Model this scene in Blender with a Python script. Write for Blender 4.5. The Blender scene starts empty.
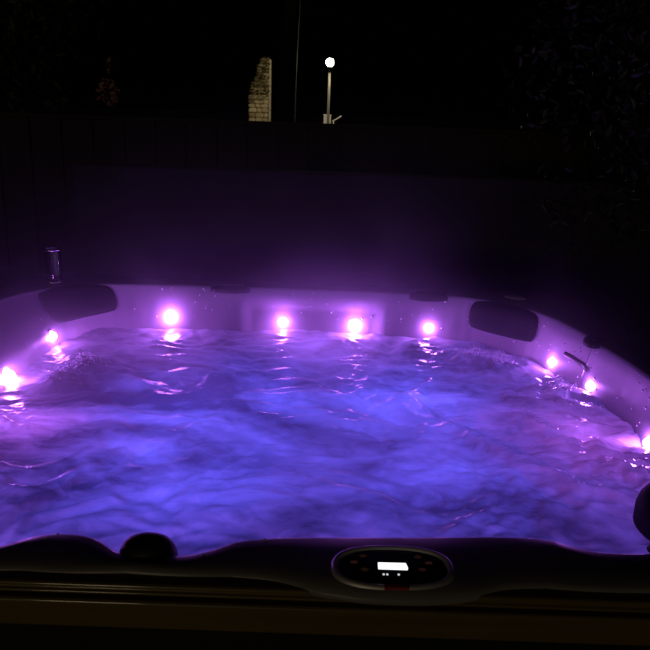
import numpy as np
CX, CY = -0.05, 2.05          # middle of the tub
INNER = [(-1.00,1.22),(-.88,1.10),(-.68,1.065),(-.555,1.075),(-.50,1.125),(-.43,1.132),(-.385,1.115),(-.34,1.072),(-.24,1.072),(-.19,1.09),
 (-.125,1.14),(.15,1.155),(.41,1.175),(.47,1.14),(.51,1.128),(.60,1.13),(.75,1.16),(.90,1.26),(.975,1.42),(1.0,1.7),(1.01,2.09),(.975,2.33),
 (.935,2.56),(.865,2.80),(.74,2.93),(.60,3.02),(.2,3.045),(-.38,3.055),(-.88,3.03),(-1.03,2.94),(-1.11,2.77),(-1.115,2.3),(-1.09,1.6)]
# on the left the shoulder of the shell slopes back to a wider rim
SHOULDER = INNER[:-4]+[(-1.06,3.0),(-1.20,2.86),(-1.275,2.70),(-1.285,2.3),(-1.20,1.6)]
def chaikin(p, n=2):
    p = np.array(p)
    for _ in range(n):
        q = np.roll(p, -1, 0)
        p = np.stack([.75*p+.25*q, .25*p+.75*q], 1).reshape(-1, 2)
    return p
def polar(p):
    a = np.arctan2(p[:,1]-CY, p[:,0]-CX); r = np.hypot(p[:,0]-CX, p[:,1]-CY)
    o = np.argsort(a); return a[o], r[o]
def densify(p, k=12):
    p = np.array(p); q = np.roll(p, -1, 0)
    t = np.linspace(0, 1, k, endpoint=False)[None,:,None]
    return (p[:,None]*(1-t)+q[:,None]*t).reshape(-1, 2)
A_WALL, R_WALL = polar(densify(chaikin(INNER)))
A_IN, R_IN = polar(densify(chaikin(SHOULDER)))
def rrect(x0, x1, y0, y1, r, n=14):
    out = []
    for cx, cy, a0 in ((x1-r,y1-r,0),(x0+r,y1-r,90),(x0+r,y0+r,180),(x1-r,y0+r,270)):
        for i in range(n+1):
            a = np.radians(a0+90*i/n); out.append((cx+r*np.cos(a), cy+r*np.sin(a)))
    return np.array(out)
OUTER = (-1.43, 1.14, 1.000, 3.185, .2)
A_OUT, R_OUT = polar(densify(rrect(*OUTER)))
def r_in(a):  return np.interp(a, A_IN, R_IN, period=2*np.pi)
def r_out(a): return np.interp(a, A_OUT, R_OUT, period=2*np.pi)
WZ = [.905,.900,.896,.890,.85,.82,.80,.78,.74,.70,.6,.5]
WD = [-.007,-.001,.0025,.005,.014,.02,.025,.03,.04,.05,.08,.10]
def sstep(a, b, x):
    t = np.clip((x-a)/(b-a), 0, 1); return t*t*(3-2*t)
def wall_off(a, z):
    d = np.interp(z, WZ[::-1], WD[::-1])
    far = (np.sin(a) > 0)
    # shallow recess under a moulded ledge along the far wall
    xf = np.cos(a)/np.maximum(np.sin(a),1e-3)      # far wall coordinate
    w = far*sstep(-.34,-.27,xf)*(1-sstep(.26,.33,xf))*sstep(.832,.818,z)
    # the right wall steps in beyond the dark strip
    aa = np.asarray(a)
    st_ = sstep(-.75,-.55,aa)*(1-sstep(.355,.372,aa))*sstep(.74,.80,np.asarray(z))
    ex = r_in(a) - np.interp(a, A_WALL, R_WALL, period=2*np.pi)
    return d - .018*w + .010*st_ + ex*sstep(.897,.775,np.asarray(z))
def wall_r(a, z): return r_in(a) - wall_off(a, z)

# placement and light settings
LEDS = [(2.9125,.742,.024),(2.5767,.760,.016),(2.1446,.7655,.0205),(1.7069,.754,.0165),(1.3865,.752,.0215),(1.0838,.761,.015),(.556,.750,.014),(.3028,.7583,.0145),(-.1006,.739,.014),
        (-2.25,.75,.014),(-1.72,.75,.014),(-2.97,.745,.015),(-2.68,.745,.014),(-.50,.745,.014),(-1.25,.75,.014)]
LEDCOL, LEDS_E = (.54,.145,1.0), 270
UNDER = [(-.40,2.25,.46,8,(.115,.105,1)),(.30,2.35,.46,9,(.12,.11,1)),(-.42,1.72,.46,5.5,(.115,.105,1)),(.28,1.74,.46,5,(.12,.105,1)),
         (-.88,1.95,.58,2.4,(.58,.14,1)),(.82,2.0,.58,2.6,(.62,.14,1)),(0,2.85,.55,1.5,(.35,.13,1)),(-.7,2.75,.55,1.2,(.42,.13,1)),(.7,2.7,.55,1.2,(.42,.13,1))]
ST = dict(cx=-.12, cy=.30, rx=1.05, ry=1.40, h=.34, top=1.0, d=.36, low=.8, g=.6)
SUN = dict(v=(-.28,-.93,.035), e=.10, ang=8, sky=.00001)
CUP = (-1.165, 3.0, .904)
# x, y, spread, height, bubbles
FROTH = [(-.865,2.47,.030,.055,260),(-.90,2.36,.05,.03,90),(.60,2.70,.035,.05,240),(.68,2.64,.03,.055,200),(.52,2.72,.04,.025,80),(.80,2.33,.04,.02,70)]
STREAKS = [[(0.41, 2.034), (0.524, 1.926), (0.604, 1.79), (0.666, 1.685), (0.74, 1.624), (0.815, 1.587)], [(0.797, 2.384), (0.871, 2.372), (0.915, 2.277), (1.024, 2.331)], [(0.878, 2.512), (0.806, 2.357), (0.819, 2.209), (0.912, 2.192)], [(0.813, 1.948), (0.793, 1.833), (0.835, 1.784), (0.86, 1.688)], [(0.633, 2.128), (0.69, 2.014), (0.72, 1.934)]]

import bpy, math, random
from mathutils import Vector, Matrix, noise
random.seed(4); RNG = np.random.default_rng(4)
S = bpy.context.scene
COL = S.collection
RIM = .9; WATER = .715; PI = math.pi

# ------------------------------------------------------------------ helpers
def tag(o, label=None, cat=None, group=None, kind=None):
    for k, v in (('label',label),('category',cat),('group',group),('kind',kind)):
        if v: o[k] = v
    return o
def empty(name, loc=(0,0,0), parent=None):
    o = bpy.data.objects.new(name, None); COL.objects.link(o); o.location = loc; o.empty_display_size = .1
    if parent: o.parent = parent
    return o
def obj(name, data, mat=None, parent=None, smooth=True, loc=None):
    v, f = data
    me = bpy.data.meshes.new(name); me.from_pydata([tuple(map(float, p)) for p in v], [], f); me.update()
    if smooth: me.polygons.foreach_set('use_smooth', [True]*len(me.polygons))
    if mat: me.materials.append(mat)
    o = bpy.data.objects.new(name, me); COL.objects.link(o)
    if parent: o.parent = parent
    if loc is not None: o.location = loc
    return o
def join(*ds):
    V, F = [], []
    for v, f in ds:
        n = len(V); V += list(v); F += [tuple(i+n for i in q) for q in f]
    return V, F
def xf(d, M):
    return [tuple(M @ Vector(p)) for p in d[0]], d[1]
def T(x, y, z): return Matrix.Translation((x, y, z))
def lathe(prof, n=32, cap0=True, cap1=True):
    V, F = [], []
    for r, z in prof:
        for i in range(n):
            a = 2*PI*i/n; V.append((r*math.cos(a), r*math.sin(a), z))
    for k in range(len(prof)-1):
        for i in range(n):
            j = (i+1) % n; F.append((k*n+i, k*n+j, (k+1)*n+j, (k+1)*n+i))
    if cap0: F.append(tuple(range(n-1, -1, -1)))
    if cap1: F.append(tuple((len(prof)-1)*n+i for i in range(n)))
    return V, F
def box(x0, x1, y0, y1, z0, z1, b=.004):
    # box with chamfered edges
    cx, cy = (x0+x1)/2, (y0+y1)/2; hx, hy = (x1-x0)/2, (y1-y0)/2
    b = min(b, hx*.4, hy*.4, (z1-z0)*.4)
    def ring(ax, ay, z):
        c = b*.8
        p = [(ax-c,-ay),(ax,-ay+c),(ax,ay-c),(ax-c,ay),(-ax+c,ay),(-ax,ay-c),(-ax,-ay+c),(-ax+c,-ay)]
        return [(cx+u, cy+w, z) for u, w in p]
    V = ring(hx-b,hy-b,z0)+ring(hx,hy,z0+b)+ring(hx,hy,z1-b)+ring(hx-b,hy-b,z1); F = []
    for k in range(3):
        for i in range(8):
            j = (i+1) % 8; F.append((k*8+i, k*8+j, k*8+8+j, k*8+8+i))
    F.append(tuple(range(7,-1,-1))); F.append(tuple(24+i for i in range(8)))
    return V, F
def tube(pts, rad, n=10):
    pts = [Vector(p) for p in pts]; V, F = [], []
    for k, p in enumerate(pts):
        d = (pts[min(k+1,len(pts)-1)]-pts[max(k-1,0)]).normalized()
        u = d.orthogonal().normalized() if k == 0 else (u - d*u.dot(d)).normalized()
        w = d.cross(u); r = rad[k] if isinstance(rad,(list,tuple)) else rad
        for i in range(n):
            a = 2*PI*i/n; V.append(tuple(p+(u*math.cos(a)+w*math.sin(a))*r))
    for k in range(len(pts)-1):
        for i in range(n):
            j = (i+1) % n; F.append((k*n+i, k*n+j, (k+1)*n+j, (k+1)*n+i))
    F.append(tuple(range(n-1,-1,-1))); F.append(tuple((len(pts)-1)*n+i for i in range(n)))
    return V, F
def loft(rows, closed=True, fan=False):
    V, F = [], []; n = len(rows[0])
    for r in rows: V += [tuple(p) for p in r]
    for k in range(len(rows)-1):
        for i in range(n if closed else n-1):
            j = (i+1) % n; F.append((k*n+i, k*n+j, (k+1)*n+j, (k+1)*n+i))
    if fan: F.append(tuple((len(rows)-1)*n+i for i in range(n)))
    return V, F
def to_frame(d, p, nrm, up=(0,0,1)):
    # local z -> nrm, local y -> up-ish
    z = Vector(nrm).normalized(); x = Vector(up).cross(z).normalized(); y = z.cross(x)
    M = Matrix((x, y, z)).transposed().to_4x4(); M.translation = Vector(p)
    return xf(d, M)

# ------------------------------------------------------------------ materials
def mat(name):
    m = bpy.data.materials.new(name); m.use_nodes = True; nt = m.node_tree
    return m, nt, nt.nodes, nt.links, nt.nodes['Principled BSDF']
def simple(name, col, rough=.5, metal=0, var=.25, scale=8, bump=0, bscale=60, spec=.5, coat=0, stretch=(1,1,1)):
    m, nt, N, L, b = mat(name)
    tc = N.new('ShaderNodeTexCoord'); mp = N.new('ShaderNodeMapping'); mp.inputs['Scale'].default_value = stretch
    L.new(tc.outputs['Object'], mp.inputs['Vector'])
    n = N.new('ShaderNodeTexNoise'); n.inputs['Scale'].default_value = scale; n.inputs['Detail'].default_value = 6
    L.new(mp.outputs[0], n.inputs['Vector'])
    r = N.new('ShaderNodeMix'); r.data_type = 'RGBA'
    r.inputs[6].default_value = (*[c*(1-var) for c in col], 1); r.inputs[7].default_value = (*[min(1,c*(1+var)) for c in col], 1)
    L.new(n.outputs['Fac'], r.inputs[0]); L.new(r.outputs[2], b.inputs['Base Color'])
    mr = N.new('ShaderNodeMapRange'); mr.inputs['To Min'].default_value = rough*.8; mr.inputs['To Max'].default_value = min(1,rough*1.2)
    L.new(n.outputs['Fac'], mr.inputs['Value']); L.new(mr.outputs[0], b.inputs['Roughness'])
    b.inputs['Metallic'].default_value = metal; b.inputs['Specular IOR Level'].default_value = spec; b.inputs['Coat Weight'].default_value = coat; b.inputs['Coat Roughness'].default_value = .06
    if bump:
        n2 = N.new('ShaderNodeTexNoise'); n2.inputs['Scale'].default_value = bscale; n2.inputs['Detail'].default_value = 8
        L.new(mp.outputs[0], n2.inputs['Vector'])
        bp = N.new('ShaderNodeBump'); bp.inputs['Strength'].default_value = bump; bp.inputs['Distance'].default_value = .01
        L.new(n2.outputs['Fac'], bp.inputs['Height']); L.new(bp.outputs[0], b.inputs['Normal'])
    return m
def glow(name, col, s):
    m = bpy.data.materials.new(name); m.use_nodes = True; nt = m.node_tree; nt.nodes.clear()
    e = nt.nodes.new('ShaderNodeEmission'); e.inputs[0].default_value = (*col,1); e.inputs[1].default_value = s
    o = nt.nodes.new('ShaderNodeOutputMaterial'); nt.links.new(e.outputs[0], o.inputs[0])
    return m
M_shell = simple('acrylic shell', (.33,.315,.35), .36, var=.10, scale=3, bump=.03, bscale=9)
M_trim = simple('brown timber', (.22,.155,.05), .38, coat=1, var=.45, scale=5, bump=.04, bscale=30, stretch=(.5,6,6))
M_cab = simple('dark cabinet boards', (.008,.008,.008), .6)
M_pillow = simple('charcoal foam pillow', (.006,.0055,.007), .7, spec=.12, bump=.12, bscale=120)
M_dark = simple('dark grey plastic', (.018,.017,.020), .5, spec=.3, bump=.03)
M_glint = simple('tumbler glint metal', (.62,.60,.66), .24, metal=1, var=.05)
M_bezel = simple('silver bezel', (.86,.82,.95), .5, metal=.6, var=.08)
M_face = simple('glossy black panel', (.006,.006,.007), .16)
M_pale = simple('pale plastic', (.62,.60,.66), .3, var=.08)
M_halo = simple('pale halo ring', (.75,.72,.78), .35, var=.05)
M_led = glow('violet lamp lens', LEDCOL, LEDS_E)
M_lcd = glow('lit display', (.93,.97,1.0), 1.5)
M_dot = glow('status light', (.95,.95,1.0), .7)
M_glyph = glow('dim glowing print', (.9,.30,.22), .02)  # print given a faint glow of its own
M_red = simple('red print', (.50,.07,.08), .35, var=.6, scale=160)
M_fence = simple('dark fence boards', (.02,.015,.011), .85, var=.5, scale=4, bump=.3, bscale=25, stretch=(6,6,.6))
M_render = simple('dark rendered wall', (.022,.020,.024), .85, var=.25, scale=2.5, bump=.4, bscale=70)
M_bark = simple('bark', (.011,.009,.007), .9, var=.5, scale=6, bump=.8, bscale=22, stretch=(3,3,.7))
M_ground = simple('dark lawn', (.022,.032,.012), .95, var=.5, scale=6, bump=.6, bscale=40)
M_patio = simple('dark paving', (.09,.085,.08), .8, var=.3, scale=5, bump=.4, bscale=50)
M_post = simple('painted steel post', (.20,.185,.15), .5, var=.12, scale=4)
M_grey = simple('pale grey cabinet', (.62,.60,.55), .6, var=.15, scale=6)
M_globe = glow('street lamp globe', (1.0,.88,.60), 400)
def leafmat(name, col, rough, var=.45, spec=.5):
    m, nt, N, L, b = mat(name)
    g = N.new('ShaderNodeNewGeometry'); r = N.new('ShaderNodeMix'); r.data_type = 'RGBA'
    r.inputs[6].default_value = (*[c*(1-var) for c in col],1); r.inputs[7].default_value = (*[c*(1+var) for c in col],1)
    L.new(g.outputs['Random Per Island'], r.inputs[0]); L.new(r.outputs[2], b.inputs['Base Color'])
    b.inputs['Roughness'].default_value = rough; b.inputs['Specular IOR Level'].default_value = spec
    return m
M_leaf = leafmat('glossy dark leaves', (.020,.027,.012), .5)
M_leaf2 = leafmat('dull dark leaves', (.025,.034,.014), .7)
M_ivy = leafmat('olive ivy leaves', (.075,.062,.020), .75)
M_redleaf = leafmat('russet leaves', (.38,.19,.17), .6)

# sandstone with mortar
M_stone, nt, N, L, b = mat('sandstone blocks')
tc = N.new('ShaderNodeTexCoord'); n = N.new('ShaderNodeTexNoise'); n.inputs['Scale'].default_value = 5; n.inputs['Detail'].default_value = 8
L.new(tc.outputs['Object'], n.inputs['Vector'])
g = N.new('ShaderNodeNewGeometry'); ad = N.new('ShaderNodeMath'); ad.operation = 'MULTIPLY_ADD'; ad.inputs[1].default_value = .55
L.new(g.outputs['Random Per Island'], ad.inputs[0]); 
m2 = N.new('ShaderNodeMath'); m2.operation = 'MULTIPLY'; m2.inputs[1].default_value = .55; L.new(n.outputs['Fac'], m2.inputs[0]); L.new(m2.outputs[0], ad.inputs[2])
cr = N.new('ShaderNodeValToRGB'); cr.color_ramp.elements[0].position = .2; cr.color_ramp.elements[0].color = (.24,.17,.08,1); cr.color_ramp.elements[1].position = .85; cr.color_ramp.elements[1].color = (.62,.52,.32,1)
L.new(ad.outputs[0], cr.inputs[0]); L.new(cr.outputs[0], b.inputs['Base Color']); b.inputs['Roughness'].default_value = .9
bp = N.new('ShaderNodeBump'); bp.inputs['Strength'].default_value = .7; bp.inputs['Distance'].default_value = .04
L.new(n.outputs['Fac'], bp.inputs['Height']); L.new(bp.outputs[0], b.inputs['Normal'])

# clear plastic tumbler
M_glass, nt, N, L, b = mat('clear tumbler')
b.inputs['Base Color'].default_value = (.93,.93,.96,1); b.inputs['Roughness'].default_value = .03; b.inputs['IOR'].default_value = 1.46
b.inputs['Transmission Weight'].default_value = 1
tc = N.new('ShaderNodeTexCoord'); n = N.new('ShaderNodeTexNoise'); n.inputs['Scale'].default_value = 30; L.new(tc.outputs['Object'], n.inputs['Vector'])
bp = N.new('ShaderNodeBump'); bp.inputs['Strength'].default_value = .05; L.new(n.outputs['Fac'], bp.inputs['Height']); L.new(bp.outputs[0], b.inputs['Normal'])
M_drop, nt, N, L, b = mat('water drops')
b.inputs['Base Color'].default_value = (.8,.8,.85,1); b.inputs['Roughness'].default_value = .12; b.inputs['IOR'].default_value = 1.4  # opaque white stands in for light caught by clear drops

# aerated water: milky, lets the lamps below shine through, mirrors the lamps above
M_water = bpy.data.materials.new('bubbling water'); M_water.use_nodes = True
nt = M_water.node_tree; N = nt.nodes; L = nt.links; N.clear()
tc = N.new('ShaderNodeTexCoord')
mp = N.new('ShaderNodeMapping'); mp.inputs['Rotation'].default_value = (0,0,.35); mp.inputs['Scale'].default_value = (1.0,1.45,1); L.new(tc.outputs['Object'], mp.inputs[0])
w1 = N.new('ShaderNodeTexNoise'); w1.inputs['Scale'].default_value = 1.05; w1.inputs['Detail'].default_value = 5; w1.inputs['Distortion'].default_value = 2.3; w1.inputs['Roughness'].default_value = .5
L.new(mp.outputs[0], w1.inputs['Vector'])
w2 = N.new('ShaderNodeTexNoise'); w2.inputs['Scale'].default_value = 9; w2.inputs['Detail'].default_value = 8; w2.inputs['Distortion'].default_value = 1.2; w2.inputs['Roughness'].default_value = .62
L.new(mp.outputs[0], w2.inputs['Vector'])
ma = N.new('ShaderNodeMath'); ma.operation = 'MULTIPLY_ADD'; ma.inputs[1].default_value = .28; L.new(w2.outputs['Fac'], ma.inputs[0])
mb = N.new('ShaderNodeMath'); mb.operation = 'MULTIPLY'; mb.inputs[1].default_value = .72; L.new(w1.outputs['Fac'], mb.inputs[0]); L.new(mb.outputs[0], ma.inputs[2])
cr = N.new('ShaderNodeValToRGB'); e = cr.color_ramp.elements
e[0].position = .39; e[0].color = (.15,.145,.19,1); e[1].position = .63; e[1].color = (.86,.86,.92,1)
L.new(ma.outputs[0], cr.inputs[0])
tr = N.new('ShaderNodeBsdfTranslucent'); L.new(cr.outputs[0], tr.inputs[0])
df = N.new('ShaderNodeBsdfDiffuse'); L.new(cr.outputs[0], df.inputs[0])
mx = N.new('ShaderNodeMixShader'); mx.inputs[0].default_value = .50; L.new(df.outputs[0], mx.inputs[1]); L.new(tr.outputs[0], mx.inputs[2])
gl = N.new('ShaderNodeBsdfGlossy'); gl.inputs['Roughness'].default_value = .14
rr_ = N.new('ShaderNodeMapRange'); rr_.inputs['From Min'].default_value = .40; rr_.inputs['From Max'].default_value = .58; rr_.inputs['To Min'].default_value = .10; rr_.inputs['To Max'].default_value = .24; L.new(ma.outputs[0], rr_.inputs['Value']); sx_ = N.new('ShaderNodeSeparateXYZ'); L.new(tc.outputs['Object'], sx_.inputs[0])
fx_ = N.new('ShaderNodeMapRange'); fx_.inputs['From Min'].default_value = .15; fx_.inputs['From Max'].default_value = .5; fx_.inputs['To Min'].default_value = .20; fx_.inputs['To Max'].default_value = 0; L.new(sx_.outputs[0], fx_.inputs['Value'])
sm_ = N.new('ShaderNodeMath'); L.new(rr_.outputs[0], sm_.inputs[0]); L.new(fx_.outputs[0], sm_.inputs[1]); L.new(sm_.outputs[0], gl.inputs['Roughness'])
fr = N.new('ShaderNodeFresnel'); fr.inputs['IOR'].default_value = 1.33
n3 = N.new('ShaderNodeTexNoise'); n3.inputs['Scale'].default_value = 26; n3.inputs['Detail'].default_value = 4; n3.inputs['Distortion'].default_value = .8; L.new(tc.outputs['Object'], n3.inputs['Vector'])
bp = N.new('ShaderNodeBump'); bp.inputs['Strength'].default_value = .35; bp.inputs['Distance'].default_value = .012; L.new(n3.outputs['Fac'], bp.inputs['Height'])
L.new(bp.outputs[0], gl.inputs['Normal']); L.new(bp.outputs[0], fr.inputs['Normal']); L.new(bp.outputs[0], df.inputs['Normal'])
m3 = N.new('ShaderNodeMixShader'); L.new(fr.outputs[0], m3.inputs[0]); L.new(mx.outputs[0], m3.inputs[1]); L.new(gl.outputs[0], m3.inputs[2])
o = N.new('ShaderNodeOutputMaterial'); L.new(m3.outputs[0], o.inputs[0])

M_froth, nt, N, L, b = mat('froth')
tr = N.new('ShaderNodeBsdfTranslucent'); tr.inputs[0].default_value = (.85,.85,.88,1); n = N.new('ShaderNodeTexNoise'); n.inputs['Scale'].default_value = 200
cr = N.new('ShaderNodeValToRGB'); cr.color_ramp.elements[0].color = (.6,.6,.64,1); cr.color_ramp.elements[1].color = (.9,.9,.93,1); L.new(n.outputs['Fac'], cr.inputs[0]); L.new(cr.outputs[0], b.inputs['Base Color'])
b.inputs['Roughness'].default_value = .2
mx = N.new('ShaderNodeMixShader'); mx.inputs[0].default_value = .6; L.new(b.outputs[0], mx.inputs[1]); L.new(tr.outputs[0], mx.inputs[2]); L.new(mx.outputs[0], N['Material Output'].inputs[0])
# ------------------------------------------------------------------ hot tub
tub = tag(empty('hot_tub', (CX, CY, 0)), 'large square hot tub with violet rim lights and bubbling blue water', 'hot tub')
INV = T(-CX, -CY, 0)
def part(name, d, m, parent=None, smooth=True):
    return obj(name, xf(d, INV), m, parent or tub, smooth)
NA = 1080
AA = np.linspace(-PI, PI, NA, endpoint=False)
ri, ro = r_in(AA), r_out(AA)
def ring(r, z):
    return np.stack([CX+r*np.cos(AA), CY+r*np.sin(AA), np.broadcast_to(z, AA.shape)], 1)
bulge = .046*np.exp(-((CX+ro*np.cos(AA)-.128)/.16)**4)*(np.sin(AA) < -.5)
ro = ro-.030+bulge
rows = [ring(ro-.02, .880), ring(ro-.004, .884), ring(ro, .890), ring(ro-.003, .897)]
for t, z in ((.06,.9005),(.25,.903),(.5,.9045),(.75,.9035)):
    rr = (ro-.003)*(1-t)+(ri+.012)*t
    # a low raised pad round the control panel
    px = CX+rr*np.cos(AA); py = CY+rr*np.sin(AA)
    pad = .005*np.exp(-(((px-.128)/.15)**4)-(((py-1.047)/.09)**4))
    rows.append(ring(rr, z+pad))
for z, d in zip(WZ, WD): 
    if z > .5: rows.append(ring(ri - wall_off(AA, np.full(NA, z)), z if z != .905 else .902))
for d, z in ((.10,.5),(.12,.485),(.42,.465),(.46,.45),(.49,.40),(.52,.14),(.56,.12)):
    rows.append(ring(ri-d, z))
rows.append(ring(ri*.2, .115))
part('shell', loft(rows, fan=True), M_shell)

def sweep(prof):
    # profile (outward, z) carried round the rounded-square outline
    out = []
    for o_, z in prof:
        p = rrect(OUTER[0]-o_, OUTER[1]+o_, OUTER[2]-o_, OUTER[3]+o_, max(.2+o_,.02), 14)
        out.append(np.c_[p, np.full(len(p), z)])
    return loft(out)
def arc(o0, z0, r, a0, a1, n=6):
    return [(o0+r*math.cos(math.radians(a0+(a1-a0)*i/n)), z0+r*math.sin(math.radians(a0+(a1-a0)*i/n))) for i in range(n+1)]
prof1 = [(-.045,.8935)] + arc(-.006,.8885,.0055,90,-20) + [(-.002,.883)] + arc(.0015,.8805,.0035,60,-90) + [(-.02,.876)]
part('upper_trim_board', sweep(prof1), M_trim)
prof2 = [(-.02,.866)] + arc(.000,.8605,.0055,90,0) + [(.0065,.845),(.0065,.819)] + arc(.002,.8185,.0045,0,-90) + [(-.03,.8135)]
part('lower_trim_board', sweep(prof2), M_trim)
part('cabinet', sweep([(-.03,.880),(-.021,.86),(-.02,.80),(-.02,.06),(-.03,.02),(-.04,.0)]), M_cab)

def cap_dome(rx, ry, h):
    V, F = lathe([(1,0),(1.0,.32),(.96,.55),(.87,.73),(.73,.87),(.55,.95),(.33,.99),(.12,1.0)], 40, cap0=False)
    return [(x*rx, y*ry, z*h) for x, y, z in V], F
# pillows, pads that follow the corner walls
def wall_pad(a0, a1, zc, hz, thick, skew=0, nu=26, nv=16, pw=5):
    rowsF = []
    for j in range(nv+1):
        row = []
        for i in range(nu+1):
            u = -1+2*i/nu; v = -1+2*j/nv
            k = 1 - .12*(abs(v)**3)
            uu = u*k; vv = v*(1-.16*abs(u)**3)
            a = a0+(a1-a0)*(uu+1)/2
            z = zc + vv*hz + skew*uu
            th = thick*(max(0,1-abs(u)**pw)*max(0,1-abs(v)**pw))**.5 - .004
            r = float(wall_r(np.array(a), np.array(min(z,.895)))) - th
            row.append((CX+r*math.cos(a), CY+r*math.sin(a), z))
        rowsF.append(row)
    V, F = [], []; n = nu+1
    for r in rowsF: V += r
    for j in range(nv):
        for i in range(nu):
            F.append((j*n+i, j*n+i+1, (j+1)*n+i+1, (j+1)*n+i))
    return V, F
p = part('headrest_pillow', wall_pad(.672, .952, .836, .066, .034, skew=0), M_pillow); p['label'] = 'charcoal headrest pillow in right rear corner'
p = part('headrest_pillow', wall_pad(2.30, 2.535, .842, .060, .034, skew=-.002), M_pillow); p['label'] = 'charcoal headrest pillow in left rear corner'
p = part('headrest_pillow', xf(cap_dome(.125,.115,.085), T(.742,1.245,.885) @ Matrix.Rotation(.6,4,'Z')), M_pillow); p['label'] = 'black headrest pillow in near right corner'
part('pillow_clip', xf(box(-.011,.011,-.007,.007,0,.022,.003), T(.602,1.135,.899) @ Matrix.Rotation(.5,4,'Y')), M_dark, p)

# dark caps of the air controls and diverter on the rim
def knob(name, x, y, rz, rx, ry, h, z=.9, m=M_dark, grip=True):
    k = part(name, xf(cap_dome(rx, ry, h), T(x,y,z) @ Matrix.Rotation(rz,4,'Z')), m)
    if not grip: return k
    rib = box(-rx*.62, rx*.62, -ry*.10, ry*.10, h*.93, h*1.12, .002)
    part('grip', xf(rib, T(x,y,z) @ Matrix.Rotation(rz,4,'Z')), m, k)
    return k
knob('air_control_knob', -.41, 3.0, 0, .086, .036, .030, .892)
knob('air_control_knob', .437, 2.982, -.02, .083, .036, .030, .892)
knob('air_control_knob', .948, 2.43, 1.25, .06, .034, .022, .89)
knob('diverter_knob', -.295, 1.094, 0, .052, .036, .061, .862, grip=False)
knob('valve_cap', .815, 3.02, -.6, .048, .03, .010, .902, M_pale, False)['label'] = 'small pale cap on rim behind right pillow'

# dark strip laid on the right wall, below the rim
V, F = [], []
sl = []
for z_, dd in ((.814,.0),(.810,-.003),(.802,-.003),(.797,.0)):
    sl.append([])
    for i in range(13):
        a = .335+(.50-.335)*i/12
        r = float(wall_r(np.array(a), np.array(z_)))+dd-.004
        sl[-1].append((CX+r*math.cos(a), CY+r*math.sin(a), z_))
part('dark_wall_strip', loft(sl, closed=False), M_dark)

# the rim lights: pale ring added to catch a halo, lens
def light_fitting(a, z, r=.026, lift=.0):
    rw = float(wall_r(np.array(a), np.array(z)))
    e_ = .01
    p0 = float(wall_r(np.array(a-e_), np.array(z))); p1 = float(wall_r(np.array(a+e_), np.array(z)))
    P = lambda ang, rr: Vector((CX+rr*math.cos(ang), CY+rr*math.sin(ang), z))
    t = (P(a+e_,p1)-P(a-e_,p0)).normalized(); nrm = Vector((-t.y, t.x, .22))
    p = P(a, rw)
    f = part('light_fitting', to_frame(lathe([(r*1.75,-.003),(r*1.6,-.0004),(r*1.3,.0006),(r*1.02,.001)], 32), p, nrm), M_halo)
    part('lens', to_frame(lathe([(r*.99*math.cos(t), .002+r*1.05*math.sin(t)) for t in np.linspace(0,1.5,9)], 28, cap0=False), p, nrm), M_led, f)
    return f
for a, z, r in LEDS: light_fitting(a, z, r)

# control panel in the near rim
def oval(rx, ry, z, n=64, p=2.5):
    out = []
    for i in range(n):
        a = 2*PI*i/n; c, s_ = math.cos(a), math.sin(a)
        out.append((rx*math.copysign(abs(c)**(2/p), c), ry*math.copysign(abs(s_)**(2/p), s_), z))
    return out
PM = T(.128, 1.047, .9085) @ Matrix.Rotation(math.radians(1.5),4,'Z') @ Matrix.Rotation(math.radians(7),4,'X')
panel = part('control_panel', xf(loft([oval(.090,.0415,-.012),oval(.090,.0415,.0035),oval(.086,.0385,.0045),oval(.03,.015,.0048)], fan=True), PM), M_face)
def psub(name, d, m, smooth=True): return part(name, xf(d, PM), m, panel, smooth)
psub('bezel', loft([oval(.104,.053,-.012),oval(.104,.053,.001),oval(.1015,.0505,.0066),oval(.0975,.047,.0088),oval(.0935,.044,.0072),oval(.0902,.0417,.002)]), M_bezel)
def plate(pts, z0, z1):
    return loft([[(x,y,z0) for x,y in pts],[(x,y,z1) for x,y in pts]], fan=True)
psub('display', plate([(-.025,-.0065),(.024,-.0075),(.0252,-.003),(.0225,.0085),(-.0245,.009)], .003, .0056), M_lcd, False)
for dx in (-.017,-.011,.008): psub('indicator_light', xf(lathe([(.0019,.003),(.0019,.0056),(.0008,.006)],12), T(dx,-.0185,0)), M_dot)
def button(x, y, kind):
    d = loft([[(x+a_,y+b_,z) for a_,b_,z in oval(.0085,.0042,zz,20,2)] for zz in (.003,.0052)], fan=True)
    bt = psub('button', d, M_face)
    # printed glyph made of three short bars
    g_ = []
    if kind == 0: g_ = [((-.006,0),(0,.0032)),((0,.0032),(.006,0)),((-.004,-.002),(.004,-.002))]
    elif kind == 1: g_ = [((-.006,.002),(.006,.002)),((-.006,-.002),(.006,-.002)),((-.004,0),(.005,0))]
    else: g_ = [((-.006,0),(0,-.0032)),((0,-.0032),(.006,0)),((-.004,.002),(.004,.002))]
    ds = []
    for (x0,y0),(x1,y1) in g_:
        dv = Vector((x1-x0,y1-y0)).normalized(); nv = Vector((-dv.y,dv.x))*.0007
        ds.append(plate([(x+x0-nv.x,y+y0-nv.y),(x+x1-nv.x,y+y1-nv.y),(x+x1+nv.x,y+y1+nv.y),(x+x0+nv.x,y+y0+nv.y)], .0052, .0058))
    return join(*ds)
gl_all = [button(-.049,.024,0), button(-.065,.009,1), button(-.048,-.008,2), button(.045,.024,0), button(.062,.010,1), button(.049,-.006,2)]
for g_ in gl_all: psub('printed_symbol', g_, M_glyph, False)
# worn red lettering strip along the lower bezel
strip = plate([(-.019,-.0520),(.0215,-.0520),(.0215,-.0450),(-.019,-.0450)], -.002, .0092)
psub('red_strip', strip, M_red, False)

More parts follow.
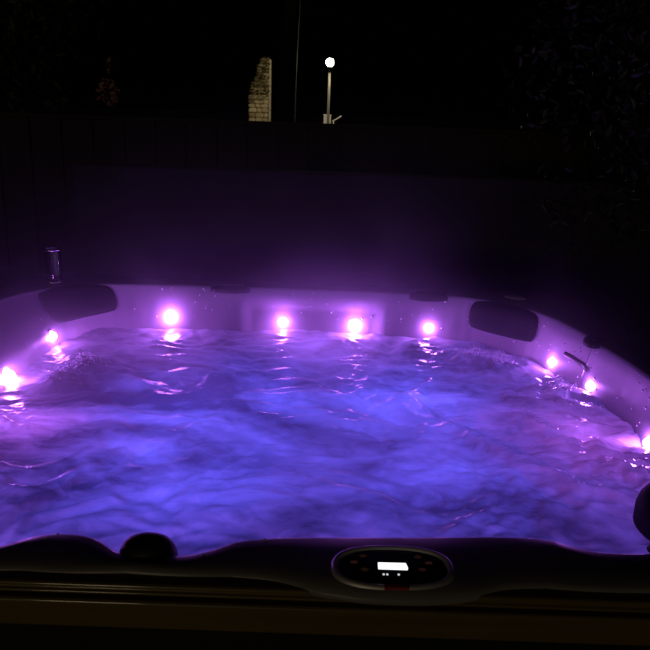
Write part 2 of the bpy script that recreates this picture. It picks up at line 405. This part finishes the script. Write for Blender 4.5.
# ------------------------------------------------------------------ water
hs = .0085
gx = np.arange(-1.18, 1.08, hs); gy = np.arange(1.05, 3.12, hs)
X, Y = np.meshgrid(gx, gy)
def fbm(x, y, z, o=3):
    return noise.fractal(Vector((x,y,z)), 1.0, 2.1, o)
H = np.zeros_like(X)
SPLASH = [(-.88,2.46,.085,.035),(-.90,2.30,.07,.025),(.57,2.66,.10,.034),(.66,2.56,.09,.03),(.40,2.80,.10,.016),(.80,2.30,.10,.018),(.70,2.08,.14,.018),(.84,1.75,.13,.022),
          (-.92,1.60,.16,.022),(-.95,1.95,.12,.02),(.42,1.52,.12,.014),(-.62,2.86,.08,.012),(.10,2.86,.09,.012)]
for j in range(X.shape[0]):
    for i in range(X.shape[1]):
        x, y = X[j,i], Y[j,i]
        wx = x + .16*fbm(x*2.2, y*2.2, 1.7, 2); wy = y + .16*fbm(x*2.2, y*2.2, 9.1, 2)
        rt_ = 1+.7*sstep(.2,.8,x)
        h = .016*fbm(wx*2.4, wy*3.6, 0, 3)
        n_ = fbm(wx*5.0+3, wy*8.5, 4.2, 3); h += .0085*rt_*(1-2*abs(n_)) 
        h += .0036*rt_*fbm(wx*17, wy*22, 7.7, 3)
        ch = rid = 0; wx_ = x+.03*fbm(x*6, y*6, 5, 2); wy_ = y+.03*fbm(x*6, y*6, 8, 2)
        for sx, sy, sr in ((.70,2.38,.24),(.80,1.78,.22),(-.88,2.2,.20),(.44,2.82,.16),(-.78,1.58,.17)): ch += math.exp(-((x-sx)**2+(y-sy)**2)/sr**2)
        if ch > .02: h += ch*(.0085*(1-2*abs(fbm(wx*7+5, wy*10, 3.1, 2)))+.0035*fbm(wx*15, wy*20, 5.5, 2))
        for path in STREAKS:
            for (xa,ya),(xb,yb) in zip(path, path[1:]):
                vx, vy = xb-xa, yb-ya; t = max(0, min(1, ((wx_-xa)*vx+(wy_-ya)*vy)/(vx*vx+vy*vy)))
                q = (wx_-xa-t*vx)**2+(wy_-ya-t*vy)**2
                if q < .004: rid = max(rid, math.exp(-q/.00075))
        h += .0115*rid
        for sx, sy, sr, sh in SPLASH:
            q = ((x-sx)**2+(y-sy)**2)/sr**2
            if q < 6:
                h += sh*math.exp(-q)*(.55+.9*abs(fbm(x*26, y*26, 2.2, 3)))
        H[j,i] = h
A_ = np.arctan2(Y-CY, X-CX); Rr = np.hypot(X-CX, Y-CY)
keep = Rr < wall_r(A_.ravel(), np.full(A_.size, WATER)).reshape(A_.shape)+.02
idx = -np.ones(X.shape, int); idx[keep] = np.arange(keep.sum())
V = np.stack([X[keep], Y[keep], WATER+H[keep]], 1)
F = [(int(idx[j,i]),int(idx[j,i+1]),int(idx[j+1,i+1]),int(idx[j+1,i])) for j in range(X.shape[0]-1) for i in range(X.shape[1]-1)
     if idx[j,i]>=0 and idx[j,i+1]>=0 and idx[j+1,i+1]>=0 and idx[j+1,i]>=0]
water = tag(obj('water', (V, F), M_water), kind='structure')

# froth thrown up where the jets break the surface
def water_z(x, y):
    return WATER+float(H[min(len(gy)-1,max(0,int((y-gy[0])/hs))), min(len(gx)-1,max(0,int((x-gx[0])/hs)))])
ds = []
for fx, fy, fr_, fh, n_ in FROTH:
    for _ in range(n_):
        u = random.gauss(0,1)*fr_; w = random.gauss(0,1)*fr_; q = math.exp(-(u*u+w*w)/fr_**2*.6)
        x, y = fx+u, fy+w
        a = math.atan2(y-CY, x-CX)
        if math.hypot(x-CX,y-CY) > float(wall_r(np.array(a), np.array(WATER)))-.01: continue
        z = water_z(x,y)+.001+random.random()**1.6*fh*q; k = random.uniform(.0010,.0034)
        q_ = Vector((random.gauss(0,1),random.gauss(0,1),random.gauss(0,.45))).normalized(); e1 = q_.orthogonal().normalized(); e2 = q_.cross(e1)
        ds.append(([tuple(Vector((x,y,z))+(e1*math.cos(t)+e2*math.sin(t))*k*random.uniform(.7,1.2)) for t in np.arange(6)*PI/3], [(0,1,2,3,4,5)]))
for path in (STREAKS[1], STREAKS[2], STREAKS[4]):  # flakes along the wave ridges, added in place of lamp glints
    for (xa,ya),(xb,yb) in zip(path, path[1:]):
        for _ in range(int(420*math.hypot(xb-xa,yb-ya))):
            t = random.random(); x = xa+(xb-xa)*t+random.gauss(0,.010); y = ya+(yb-ya)*t+random.gauss(0,.010)
            if math.hypot(x-CX,y-CY) > float(wall_r(np.array(math.atan2(y-CY,x-CX)), np.array(WATER)))-.01: continue
            k = random.uniform(.0009,.0024); q_ = Vector((random.gauss(0,1),random.gauss(0,1),random.gauss(0,.45))).normalized(); e1 = q_.orthogonal().normalized(); e2 = q_.cross(e1)
            c_ = Vector((x,y,water_z(x,y)+.001+random.random()*.012))
            ds.append(([tuple(c_+(e1*math.cos(t_)+e2*math.sin(t_))*k*random.uniform(.7,1.2)) for t_ in np.arange(6)*PI/3], [(0,1,2,3,4,5)]))
tag(obj('froth', join(*ds), M_froth), 'white froth where the jets break the water surface, and flakes in place of lamp glints', 'froth', kind='stuff')

# lamps under the water, the violet ones added for rim light spilling in
for x, y, z, w, col in UNDER:
    ld = bpy.data.lights.new('underwater_lamp', 'POINT'); ld.energy = w; ld.color = col; ld.shadow_soft_size = .05
    lo = bpy.data.objects.new('underwater_lamp', ld); COL.objects.link(lo); lo.location = (x-CX, y-CY, z); lo.parent = tub

# drops thrown on to the rim and walls
ds = []
for k in range(150):
    u = random.random()
    if u < .55: a = random.uniform(-.15, .95); z_ = random.uniform(.75,.89); on = 'wall'
    elif u < .97: a = random.uniform(1.0, 2.8); z_ = random.uniform(.75,.89); on = 'wall'
    else: a = random.uniform(-2.05, -1.0); on = 'rim'
    rad = random.choice((.0018,.0025,.0032,.0042))
    d = lathe([(1,0),(.9,.35),(.6,.62),(.2,.74)], 8, cap0=False)
    d = ([(x*rad,y*rad,z*rad) for x,y,z in d[0]], d[1])
    if on == 'wall':
        r = float(wall_r(np.array(a), np.array(z_))); p = (CX+r*math.cos(a), CY+r*math.sin(a), z_); nrm = (-math.cos(a), -math.sin(a), .25)
    else:
        r = float(r_in(np.array(a)))+random.uniform(.004,.02); p = (CX+r*math.cos(a), CY+r*math.sin(a), .9025); nrm = (0,0,1)
    ds.append(to_frame(d, p, nrm, (0,0,1) if on == 'wall' else (0,1,0)))
tag(part('water_drops', join(*ds), M_drop), kind='stuff')

# ------------------------------------------------------------------ steam over the water
vm = bpy.data.materials.new('steam'); vm.use_nodes = True; nt = vm.node_tree; N = nt.nodes; L = nt.links; N.clear()
tc = N.new('ShaderNodeTexCoord'); sp = N.new('ShaderNodeSeparateXYZ'); L.new(tc.outputs['Object'], sp.inputs[0])
def M(op, a, b_=None, c=None, clamp=False):
    n_ = N.new('ShaderNodeMath'); n_.operation = op; n_.use_clamp = clamp
    for k, v in enumerate((a, b_, c)):
        if v is None: continue
        if isinstance(v, (int, float)): n_.inputs[k].default_value = v
        else: L.new(v, n_.inputs[k])
    return n_.outputs[0]
# object space: origin on the water, x,y from the tub's middle
ex = M('POWER', M('ABSOLUTE', M('DIVIDE', M('SUBTRACT', sp.outputs[0], ST['cx']), ST['rx'])), 3)
ey = M('POWER', M('ABSOLUTE', M('DIVIDE', M('SUBTRACT', sp.outputs[1], ST['cy']), ST['ry'])), 3)
rad_ = M('SUBTRACT', 1, M('ADD', ex, ey), clamp=True)
zz = M('DIVIDE', sp.outputs[2], ST['h'])
fall = M('MULTIPLY_ADD', M('POWER', 2.718, M('MULTIPLY', M('DIVIDE', sp.outputs[2], .07), -1)), ST['low'], M('POWER', 2.718, M('MULTIPLY', zz, -1)))
top = M('SUBTRACT', 1, M('DIVIDE', sp.outputs[2], ST['top']), clamp=True)
nz = N.new('ShaderNodeTexNoise'); nz.inputs['Scale'].default_value = 2.1; nz.inputs['Detail'].default_value = 3; nz.inputs['Distortion'].default_value = .6
L.new(tc.outputs['Object'], nz.inputs['Vector'])
cl = N.new('ShaderNodeMapRange'); cl.inputs['From Min'].default_value = .40; cl.inputs['From Max'].default_value = .66; cl.inputs['To Min'].default_value = .04; cl.inputs['To Max'].default_value = 2.4
L.new(nz.outputs['Fac'], cl.inputs['Value'])
den = M('MULTIPLY', M('MULTIPLY', M('MULTIPLY', rad_, fall), M('MULTIPLY', top, cl.outputs[0])), ST['d'])
vs = N.new('ShaderNodeVolumeScatter'); vs.inputs['Color'].default_value = (.95,.95,.98,1); vs.inputs['Anisotropy'].default_value = ST['g']; L.new(den, vs.inputs['Density'])
o = N.new('ShaderNodeOutputMaterial'); L.new(vs.outputs[0], o.inputs['Volume'])
def slab(x0,x1,y0,y1,z0,z1):
    return [(x0,y0,z0),(x1,y0,z0),(x1,y1,z0),(x0,y1,z0),(x0,y0,z1),(x1,y0,z1),(x1,y1,z1),(x0,y1,z1)], [(3,2,1,0),(4,5,6,7),(0,1,5,4),(1,2,6,5),(2,3,7,6),(3,0,4,7)]
st = obj('steam', slab(ST['cx']-ST['rx'],ST['cx']+ST['rx'],ST['cy']-ST['ry'],ST['cy']+ST['ry'],.0,ST['top']), vm, smooth=False, loc=(CX,CY,WATER))
tag(st, 'thin violet steam drifting above the hot tub water', 'steam', kind='stuff')

# ------------------------------------------------------------------ tumbler on the far left corner of the rim
cup = tag(empty('tumbler', CUP), 'clear straight tumbler standing on the left rear corner of the tub rim', 'tumbler')
def lathe_glass(prof): return lathe(prof, 48)
R0, HH, W = .037, .152, .0024
prof = [(.001,.0),(R0*.90,.0),(R0*.95,.003),(R0*.96,.008),(R0,HH-.004),(R0-.0003,HH-.0005),(R0-W*.5,HH),(R0-W,HH-.001),(R0*.96-W,.016),(R0*.85-W,.012),(.001,.0115)]
obj('glass_body', lathe_glass(prof), M_glass, cup)
obj('base_glint_band', lathe([(R0*.95+.0004,.001),(R0*.96+.0016,.003),(R0*.97+.0016,.008),(R0*.97+.0004,.010)], 48, False, False), M_glint, cup)  # bright bands added to stand for glints on the glass base and rim
obj('rim_glint_band', lathe([(R0+.0004,HH-.012),(R0+.0016,HH-.010),(R0+.0018,HH-.006),(R0+.0006,HH-.004)], 48, False, False), M_glint, cup)

# ------------------------------------------------------------------ ground and garden
gpts = []
def sheet(x0,x1,y0,y1,z,n=1): return [(x0,y0,z),(x1,y0,z),(x1,y1,z),(x0,y1,z)], [(0,1,2,3)]
tag(obj('ground', sheet(-400,400,-200,800,-.12), M_ground, smooth=False), kind='structure')
tag(obj('patio', box(-3.2,3.0,-3.5,4.2,-.12,0,.01), M_patio, smooth=False), kind='structure')

# low rendered wall behind the tub
lw = tag(empty('garden_wall', (0,4.35,0)), 'low dark rendered garden wall running behind the hot tub', 'garden wall')
obj('wall_body', box(-1.50,4.6,-.09,.09,-.119,1.305,.006), M_render, lw, False)
# timber fence further back
fc = tag(empty('fence', (0,7.1,0)), 'tall dark timber board fence across the back of the garden', 'fence')
ds = []
x = -9.0; k = 0
while x < 9.0:
    w = random.uniform(.14,.155); oy = .012 if k % 2 else -.012; k += 1
    ds.append(box(x-.012, x+w+.012, oy-.010, oy+.010, .02, 1.507, .003)); x += w
obj('boards', join(*ds), M_fence, fc, False)
obj('cap_rail', box(-9.05,9.05,-.04,.04,1.5075,1.545,.004), M_fence, fc, False)
for k in range(11):
    obj('post', box(-9+1.8*k-.05,-9+1.8*k+.05,.026,.115,-.119,1.505,.004), M_fence, fc, False)

# ------------------------------------------------------------------ street lamp and what it lights
LP = (-.165, 30.0)
lamp = tag(empty('street_lamp', (LP[0],LP[1],-.12)), 'tall street lamp with a glowing round globe on a slim pale post', 'street lamp')
obj('pole', tube([(0,0,0),(0,0,.9),(0,0,.95),(0,0,3.50)], [.085,.085,.055,.042], 16), M_post, lamp)
obj('collar', lathe([(.05,3.44),(.09,3.47),(.10,3.51),(.06,3.53)], 20), M_post, lamp)
gb = [(.14*math.sin(t), 3.67-.14*math.cos(t)) for t in np.linspace(.25, PI-.05, 16)]
obj('globe', lathe(gb, 32), M_globe, lamp)
ub = tag(empty('utility_cabinet', (-.205,31.3,-.12)), 'small pale grey utility cabinet at the foot of the street lamp post', 'cabinet')
obj('body', box(-.15,.15,-.12,.12,0,1.64,.01), M_grey, ub, False)
obj('lid', box(-.17,.17,-.14,.14,1.642,1.70,.012), M_grey, ub, False)
hr = tag(empty('handrail', (.12,31.1,-.12)), 'short sloping pale handrail right of the utility cabinet', 'handrail')
obj('rail', tube([(-.12,0,1.44),(.02,0,1.50),(.26,0,1.66)], .022, 8), M_grey, hr)
for x, z in ((-.06,1.46),): obj('post', tube([(x,0,0),(x,0,z-.01)], .018, 8), M_grey, hr)

# sandstone wall end, broken slope on its left, rough courses
sw = tag(empty('stone_wall', (-3.27,34,-.12)), 'rough sandstone wall end lit yellow by the street lamp', 'wall')
ds = []
z = 0.0
TOPZ = 4.0
while z < TOPZ:
    h = random.uniform(.16,.25)
    left = -.50 if z < 2.35 else -.50+(z-2.35)*.36
    x = left+random.uniform(-.03,.03)
    while x < .40:
        w = random.uniform(.22,.42)
        x1 = min(x+w, .40)
        if x1-x > .06:
            b0 = box(x+.004, x1-.004, -.25-random.uniform(0,.05), .25, z+.004, min(z+h,TOPZ)-.004, .045)
            ds.append(([(p[0]+random.uniform(-.012,.012), p[1], p[2]+random.uniform(-.014,.014)) for p in b0[0]], b0[1]))
        x = x1
    z += h
obj('stones', join(*ds), M_stone, sw, False)
core = [(-.48,-.20),(.40,-.20),(.40,.22),(-.48,.22)]
obj('mortar', ([(x,y,z_) for z_, xl in ((0,-.46),(2.3,-.46),(3.9,.12)) for x,y in ((xl,-.215),(.39,-.215),(.39,.22),(xl,.22))],
    [(0,1,5,4),(1,2,6,5),(2,3,7,6),(3,0,4,7),(4,5,9,8),(5,6,10,9),(6,7,11,10),(7,4,8,11),(8,9,10,11)]), simple('mortar',(.10,.075,.04),.95), sw, False)
qs = []
z = 0
while z < 3.6:
    h = random.uniform(.3,.42); qs.append(box(.405,.465,-.31,.27,z+.006,z+h-.006,.012)); z += h
obj('corner_stones', join(*qs), simple('pale corner stone',(.55,.47,.33),.85,bump=.4,bscale=12), sw, False)

def leaves(n, centre, size, sx, sy, sz, fn=None, up=.3, clump=0):
    V, F = [], []
    cl_ = [Vector((random.gauss(0,.45),random.gauss(0,.45),random.gauss(0,.45))) for _ in range(max(clump,1))]
    for _ in range(n):
        for _t in range(30):
            if clump:
                c0 = random.choice(cl_); p = c0+Vector((random.gauss(0,1),random.gauss(0,1),random.gauss(0,1)))*.17
            else:
                p = Vector((random.uniform(-1,1),random.uniform(-1,1),random.uniform(-1,1)))
            if p.length < 1.15 and (fn is None or fn(p)): break
        c = Vector((centre[0]+p.x*sx, centre[1]+p.y*sy, centre[2]+p.z*sz))
        q = Vector((random.gauss(0,1),random.gauss(0,1),random.gauss(0,1)+up)).normalized(); u = q.orthogonal().normalized(); w = q.cross(u)
        a = random.uniform(0,2*PI); u, w = u*math.cos(a)+w*math.sin(a), w*math.cos(a)-u*math.sin(a)
        s_ = size*random.uniform(.6,1.35); k = len(V)
        for du, dw, dn in ((-1,0,0),(-.35,.42,.10),(.35,.40,.08),(1,0,-.15),(.35,-.40,.08),(-.35,-.42,.10)):
            V.append(tuple(c+u*s_*du+w*s_*dw+q*s_*dn))
        F += [(k,k+1,k+2,k+3),(k,k+3,k+4,k+5)]
    return V, F
iv = tag(empty('ivy', (-3.22,33.68,-.12)), 'olive ivy clinging to the upper part of the sandstone wall', 'ivy')
V, F = [], []
def inwall(x, z): return (-.50+max(0,z-2.35)*.36-.05) < x < .42
ds = []
for _ in range(750):
    z = random.uniform(2.2,4.05); x = random.uniform(-.5,.42)
    if z < 2.45 and random.random() < .6: continue
    if inwall(x, z): ds.append(leaves(1,(x-.05,random.uniform(-.12,.0),z),.05,.02,.02,.02,up=0))
obj('leaves', join(*ds), M_ivy, iv, False)
obj('stem', tube([(.1,.30,0),(.05,.3,1.2),(.12,.25,2.4),(.2,.1,3.6)], [.03,.025,.02,.01], 7), M_bark, iv)

# ------------------------------------------------------------------ trees
def tree(name, loc, label, h, tr_, crown_c, crown_s, nl, ls, clump, lm, cat='tree', group=None, limbs=6, bare=.35):
    t = tag(empty(name, loc), label, cat, group)
    cc = Vector(crown_c); pts = []; rr = []
    for k in range(9):
        f = k/8; pts.append((cc.x*f*f+.06*h*.1*math.sin(5*f+loc[0]), cc.y*f*f+.05*h*.1*math.cos(4*f), h*f)); rr.append(tr_*(1-.75*f)+.25*tr_*max(0,.1-f)*10)
    ds = [tube(pts, rr, 12)]
    for k in range(limbs):
        f = bare+(.9-bare)*k/max(1,limbs-1); i = min(7,int(f*8)); p = Vector(pts[i]); a = k*2.4+loc[0]
        q = cc+Vector((math.cos(a)*crown_s[0]*.7, math.sin(a)*crown_s[1]*.7, random.uniform(-.3,.6)*crown_s[2]))
        m_ = p.lerp(q,.5)+Vector((0,0,-.05*h)); ds.append(tube([p,m_,q],[rr[i]*.55,rr[i]*.32,rr[i]*.08],7))
    obj('trunk', join(*ds), M_bark, t)
    obj('crown', leaves(nl, crown_c, ls, *crown_s, clump=clump), lm, t, False)
    return t
tree('broadleaf_bush', (2.05,4.0,0), 'dark glossy leaved bush growing over the wall on the right', 2.5, .05, (.15,.05,1.75), (1.15,.55,1.15), 7500, .026, 60, M_leaf, 'bush', limbs=9, bare=.1)
tree('tall_tree', (-1.62,26,-.12), 'tall dark tree with a bare trunk between sandstone wall and street lamp', 11, .42, (.5,.3,9.6), (2.8,2.4,2.6), 2600, .13, 40, M_leaf2, bare=.66)
tree('conifer_tree', (-6.5,14,-.12), 'broad dark tree beyond the fence, furthest left', 6.0, .22, (0,0,3.6), (2.4,1.8,2.6), 3200, .09, 50, M_leaf2)
rs = tag(empty('russet_shrub', (-3.45,11.6,-.12)), 'small russet shrub showing faintly above the fence on the left', 'shrub')
obj('stem', tube([(0,0,0),(.03,0,.9),(-.02,0,1.7),(.05,0,2.25)], [.03,.025,.018,.008], 7), M_bark, rs)
obj('foliage', join(leaves(110,(0,0,1.95),.045,.15,.15,.2), leaves(14,(.03,0,2.35),.045,.05,.05,.12)), M_redleaf, rs, False)


# ------------------------------------------------------------------ light, sky, camera
world = bpy.data.worlds.new('World'); S.world = world; world.use_nodes = True
N = world.node_tree.nodes; L = world.node_tree.links
bg = N['Background']; sky = N.new('ShaderNodeTexSky'); sky.sky_type = 'NISHITA'; sky.sun_disc = False
SUNV = Vector(SUN['v']).normalized()
sky.sun_elevation = math.asin(SUNV.z); sky.sun_rotation = math.atan2(SUNV.x, SUNV.y)
L.new(sky.outputs[0], bg.inputs[0]); bg.inputs[1].default_value = SUN['sky']
sd = bpy.data.lights.new('sun', 'SUN'); sd.energy = SUN['e']; sd.angle = math.radians(SUN['ang']); sd.color = (1.0,.80,.45)
so = bpy.data.objects.new('sun', sd); COL.objects.link(so); so.location = (-3,-9,6)
so.rotation_euler = (-SUNV).to_track_quat('-Z','Y').to_euler()

cd = bpy.data.cameras.new('camera'); cam = bpy.data.objects.new('camera', cd); COL.objects.link(cam)
cd.sensor_width = 36; cd.lens = 36*720/650; cd.clip_start = .05; cd.clip_end = 2000
cd.dof.use_dof = True; cd.dof.focus_distance = 2.2; cd.dof.aperture_fstop = 10
pt, rl = math.radians(16.4), math.radians(2.0)
f_ = Vector((0,math.cos(pt),-math.sin(pt))); r0 = Vector((1,0,0)); u0 = r0.cross(f_)
rt = r0*math.cos(rl)+u0*math.sin(rl); up = u0*math.cos(rl)-r0*math.sin(rl)
Mx = Matrix((rt, up, -f_)).transposed().to_4x4(); Mx.translation = (0,0,1.64)
cam.matrix_world = Mx
S.camera = cam
S.view_settings.view_transform = 'Standard'; S.view_settings.look = 'None'; S.view_settings.gamma = 1; S.view_settings.exposure = 0; S.view_settings.use_curve_mapping = False
S.cycles.use_denoising = True; S.cycles.filter_width = 2.0
S.cycles.sample_clamp_indirect = 3
S.cycles.max_bounces = 10; S.cycles.volume_bounces = 1; S.cycles.diffuse_bounces = 4
S.cycles.caustics_reflective = False; S.cycles.caustics_refractive = False
S.cycles.volume_step_rate = 1.0; S.cycles.volume_max_steps = 128
